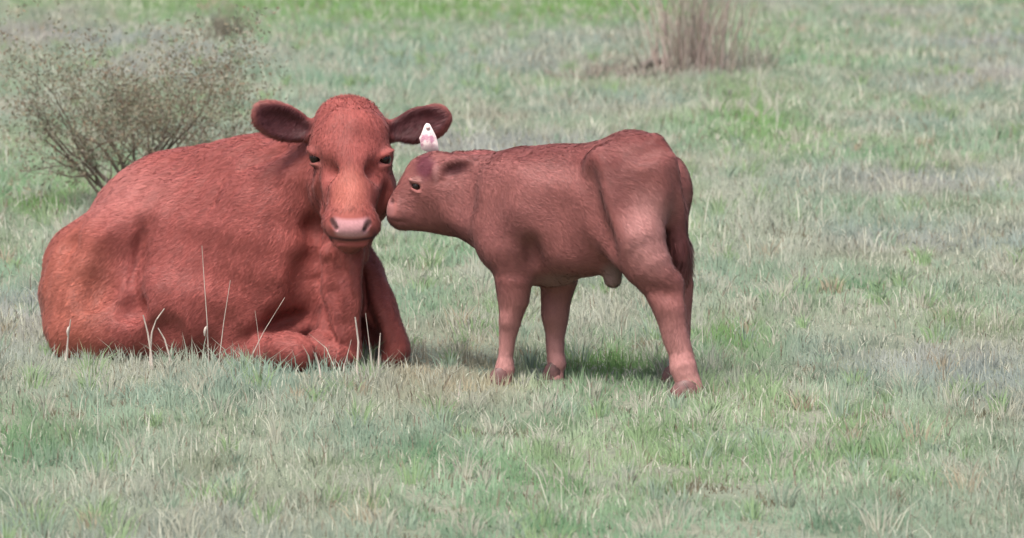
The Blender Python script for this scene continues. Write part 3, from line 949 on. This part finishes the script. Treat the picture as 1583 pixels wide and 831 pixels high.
def build_shrub():
    base = G(200, 318)
    Y = base[1]
    root = empty('shrub', tuple(base))
    tag(root, 'brown twiggy half bare shrub growing behind the lying cow', 'shrub')
    r = random.Random(4)
    segs = {'trunk': ([], [], []), 'branch': ([], [], [])}
    tips = []
    def add(kind, pts, radii, c):
        v, f = tube(pts, radii, 5)
        VV, FF, CC = segs[kind]
        o = len(VV)
        VV.extend(v); FF.extend([tuple(i + o for i in q) for q in f]); CC.extend([c] * len(v))
    def grow(p, d, L, rad, lev):
        pts = [p]; n = 5
        dd = np.array(d)
        for i in range(n):
            dd = nrm(dd + np.array([r.gauss(0, .16), r.gauss(0, .16), r.gauss(0.02, .12)]))
            pts.append(pts[-1] + dd * L / n)
        radii = [rad * (1 - .6 * i / n) for i in range(n + 1)]
        c = np.array([.16, .125, .105]) * r.uniform(.7, 1.4) if lev < 2 else np.array([.22, .18, .14]) * r.uniform(.6, 1.5)
        add('trunk' if lev == 0 else 'branch', pts, radii, c)
        if lev >= 4:
            tips.extend(pts[1:]); return
        if lev >= 2: tips.extend(pts[2:])
        for k in range(r.choice((3, 4)) if lev < 3 else r.choice((3, 4, 5))):
            i = r.randint(2, n)
            nd = nrm(dd + np.array([r.gauss(0, .75), r.gauss(0, .6), r.gauss(.05, .45)]))
            grow(pts[i], nd, L * r.uniform(.5, .8), radii[i] * .62, lev + 1)
    stems = [((200, 235), .021), ((120, 215), .012), ((60, 175), .012), ((255, 215), .014), ((160, 190), .012), ((300, 205), .011), ((345, 215), .011), ((230, 160), .011), ((95, 150), .010), ((290, 150), .010), ((30, 205), .009), ((385, 225), .009), ((110, 262), .008), ((330, 250), .008), ((320, 180), .009), ((380, 195), .008), ((345, 160), .008), ((35, 140), .008), ((370, 245), .007)]
    for (u, v), rad in stems:
        tip = W(u, v, Y + r.uniform(-.3, .3))
        b = base + np.array([r.gauss(0, .04), r.gauss(0, .04), -.01])
        d = tip - b
        grow(b, nrm(d + np.array([0, 0, .06])), np.linalg.norm(d) * .82, rad * 1.1, 0)
    print('shrub', len(segs['branch'][0]), len(tips))
    for k in segs:
        VV, FF, CC = segs[k]
        mesh_np('trunk' if k == 'trunk' else 'branches', VV, np.array(FF).ravel(), 4, M_twig, root, colour=np.array(CC))
    T = np.array(tips); rr = np.random.default_rng(5)
    n = 14000
    cent = T[rr.integers(0, len(T), n)] + rr.normal(0, .022, (n, 3))
    cols = np.array([[.25, .24, .165], [.27, .23, .165], [.34, .31, .25], [.26, .18, .125], [.23, .26, .18]])[rr.choice(5, n, p=[.34, .26, .12, .1, .18])] * rr.uniform(.7, 1.3, (n, 1))
    V, F, C = leaf_cards(cent, .011, cols, rr)
    o = mesh_np('crown', V, F, 4, M_grass, root, smooth=False, colour=C)
    o['kind'] = 'stuff'
build_shrub()

def build_clump(name, label, u, v, wpx, hpx, n, cols, seed, cat, lean=.25, wd=.006):
    base = G(u, v)
    root = empty(name, tuple(base))
    tag(root, label, cat)
    r = np.random.default_rng(seed)
    s = (CAM_D + base[1]) / FPX
    V, F, C = [], [], []
    for i in range(n):
        p = base + np.array([r.normal(0, wpx * s * .28), r.normal(0, wpx * s * .25), 0])
        h = hpx * s * r.uniform(.35, 1.05)
        d = np.array([r.normal(0, lean), r.normal(0, lean), 1]) + np.array([(p - base)[0] * .5, 0, 0])
        q = p + nrm(d) * h * .55
        t = q + nrm(d + np.array([r.normal(0, .25), r.normal(0, .25), -.1])) * h * .5
        o = len(V)
        v, f = tube([p, q, t], [wd * .5, wd * .4, wd * .15], 3)
        V += v; F += [tuple(k + o for k in x) for x in f]
        C += [np.array(cols[r.integers(len(cols))]) * r.uniform(.7, 1.25)] * len(v)
    o = mesh_np('stems', V, np.array(F).ravel(), 4, M_twig, root, colour=np.array(C))
    o['kind'] = 'stuff'
    return root
build_clump('dry_weed_clump', 'tall mauve brown dry weed clump at the top edge of the field', 1072, 112, 120, 180, 250, [(.38, .30, .265), (.43, .34, .31), (.34, .265, .23), (.48, .41, .36), (.29, .29, .22)], 31, 'weeds', lean=.13, wd=.0075)
build_clump('dry_weed_clump', 'low dark brown dead weed clump left of the tall dry weeds', 950, 122, 150, 30, 240, [(.24, .205, .175), (.29, .25, .215), (.19, .165, .14), (.34, .31, .27)], 32, 'weeds', lean=.8, wd=.010)
build_clump('dry_weed_clump', 'sparse grey weed clump beyond the right end of the shrub', 350, 62, 60, 60, 120, [(.20, .19, .15), (.16, .14, .11), (.25, .24, .19)], 33, 'weeds', lean=.3, wd=.008)
build_clump('dry_weed_clump', 'sparse dark weed clump right of the tall dry weeds', 1165, 112, 80, 55, 90, [(.27, .27, .22), (.33, .30, .26), (.22, .25, .17)], 34, 'weeds', lean=.4, wd=.009)

# a broken dead branch lying beside the low weeds
def dead_branch():
    a, b = G(985, 112), G(1035, 104)
    root = empty('dead_branch', tuple(a))
    tag(root, 'short dark dead branch lying at the foot of the tall dry weeds', 'branch')
    def seg(nm, pts, rad):
        v, f = tube(pts, rad, 7)
        mesh_np(nm, v, np.array(f).ravel(), 4, M_twig, root, colour=np.tile([.17, .15, .13], (len(v), 1)))
    z = np.array([0, 0, 1.])
    seg('limb', [a + z * .03, a * .6 + b * .4 + z * .06, b + z * .05], [.03, .035, .02])
    seg('twig', [a * .6 + b * .4 + z * .07, a * .5 + b * .5 + z * .16 + np.array([.02, 0, 0]), a * .35 + b * .65 + z * .24], [.018, .013, .005])
    seg('twig', [a * .9 + b * .1 + z * .03, a * 1.05 - b * .05 + z * .14], [.014, .005])
dead_branch()

def stalk(label, pix, Y, w, head=None):
    """one dry grass stalk: pixel path from the ground up"""
    pts = [W(u, v, Y) for u, v in pix]
    p0 = pts[0].copy(); p0[2] = 0.0; p0[0] -= (pts[1][0] - pts[0][0]) * .15
    if pts[0][2] > .01: pts = [p0] + pts
    else: pts[0][2] = 0
    root = empty('dry_grass_stalk', tuple(pts[0]))
    tag(root, label, 'grass stalk', 'dry stalks standing before the animals')
    n = len(pts)
    # gentle resampling so that the stalk bends
    tt = np.linspace(0, n - 1, 4 * n)
    P = np.array([np.array([np.interp(t, range(n), [p[d] for p in pts]) for d in range(3)]) for t in tt])
    P[:, 1] += .012 * np.sin(np.linspace(0, 2.6, len(P)))
    R = np.linspace(w, w * .4, len(P)) * (.72 if w < .0042 else 1.0)
    v, f = tube(P, R, 6)
    mesh_np('stem', v, np.array(f).ravel(), 4, M_straw, root)
    if head:
        u, v_ = head; c = W(u, v_, Y)
        hv, hf = tube([c + np.array([-.004, 0, -.016]), c + np.array([-.003, -.002, 0]), c + np.array([0, 0, .012]), c + np.array([.004, 0, .02])], [.002, .0055, .005, .001], 6)
        mesh_np('seed_head', hv, np.array(hf).ravel(), 4, M_straw, root)
STALKS = [
    ('tallest thin pale stalk standing against the cow belly', [(322, 552), (320, 500), (315, 430), (312, 380)], .26, .0034, (318, 512)),
    ('straight pale stalk just right of the tallest one before the cow', [(339, 552), (346, 495), (356, 433)], .24, .0034, None),
    ('dry stalk slanting right before the cow folded foreleg', [(386, 556), (408, 512), (440, 460)], .22, .0032, None),
    ('short fine stalk left of the slanting one before the cow shoulder', [(402, 552), (398, 510), (394, 480)], .28, .0022, None),
    ('pale double bent stalk leaning right before the cow haunch', [(232, 550), (234, 515), (241, 495), (254, 477)], .36, .0048, None),
    ('broad pale blade leaning left before the cow haunch', [(234, 552), (228, 515), (221, 487)], .34, .0055, None),
    ('short thick blade leaning left beside the bent stalks at the haunch', [(262, 552), (254, 525), (244, 507)], .34, .0050, None),
    ('broadest pale blade standing before the dark gap in the cow chest', [(552, 565), (554, 530), (549, 490)], .20, .0065, None),
    ('thin pale stalk right of the broad blade at the cow chest', [(574, 565), (570, 525), (565, 484)], .20, .0036, None),
    ('short upright blade nearest the cow left foreleg', [(585, 565), (586, 540), (588, 515)], .20, .0046, None),
    ('thin forked stalk crossing left of the broad chest blade', [(532, 565), (538, 545), (543, 525)], .20, .0034, None),
    ('short whitish blade before the cow folded knees', [(496, 585), (493, 565), (487, 545)], .12, .0046, None),
    ('fuzzy pale stalk at the far left end of the cow', [(102, 550), (105, 520), (109, 494)], .55, .0052, (106, 512)),
    ('whitish stem standing at the dry patch before the calf', [(707, 640), (709, 612), (712, 586)], -.55, .0052, None),
    ('short whitish stem before the calf far foreleg', [(858, 636), (860, 615), (863, 594)], -.50, .0040, None),
]
for s_ in STALKS: stalk(*s_)
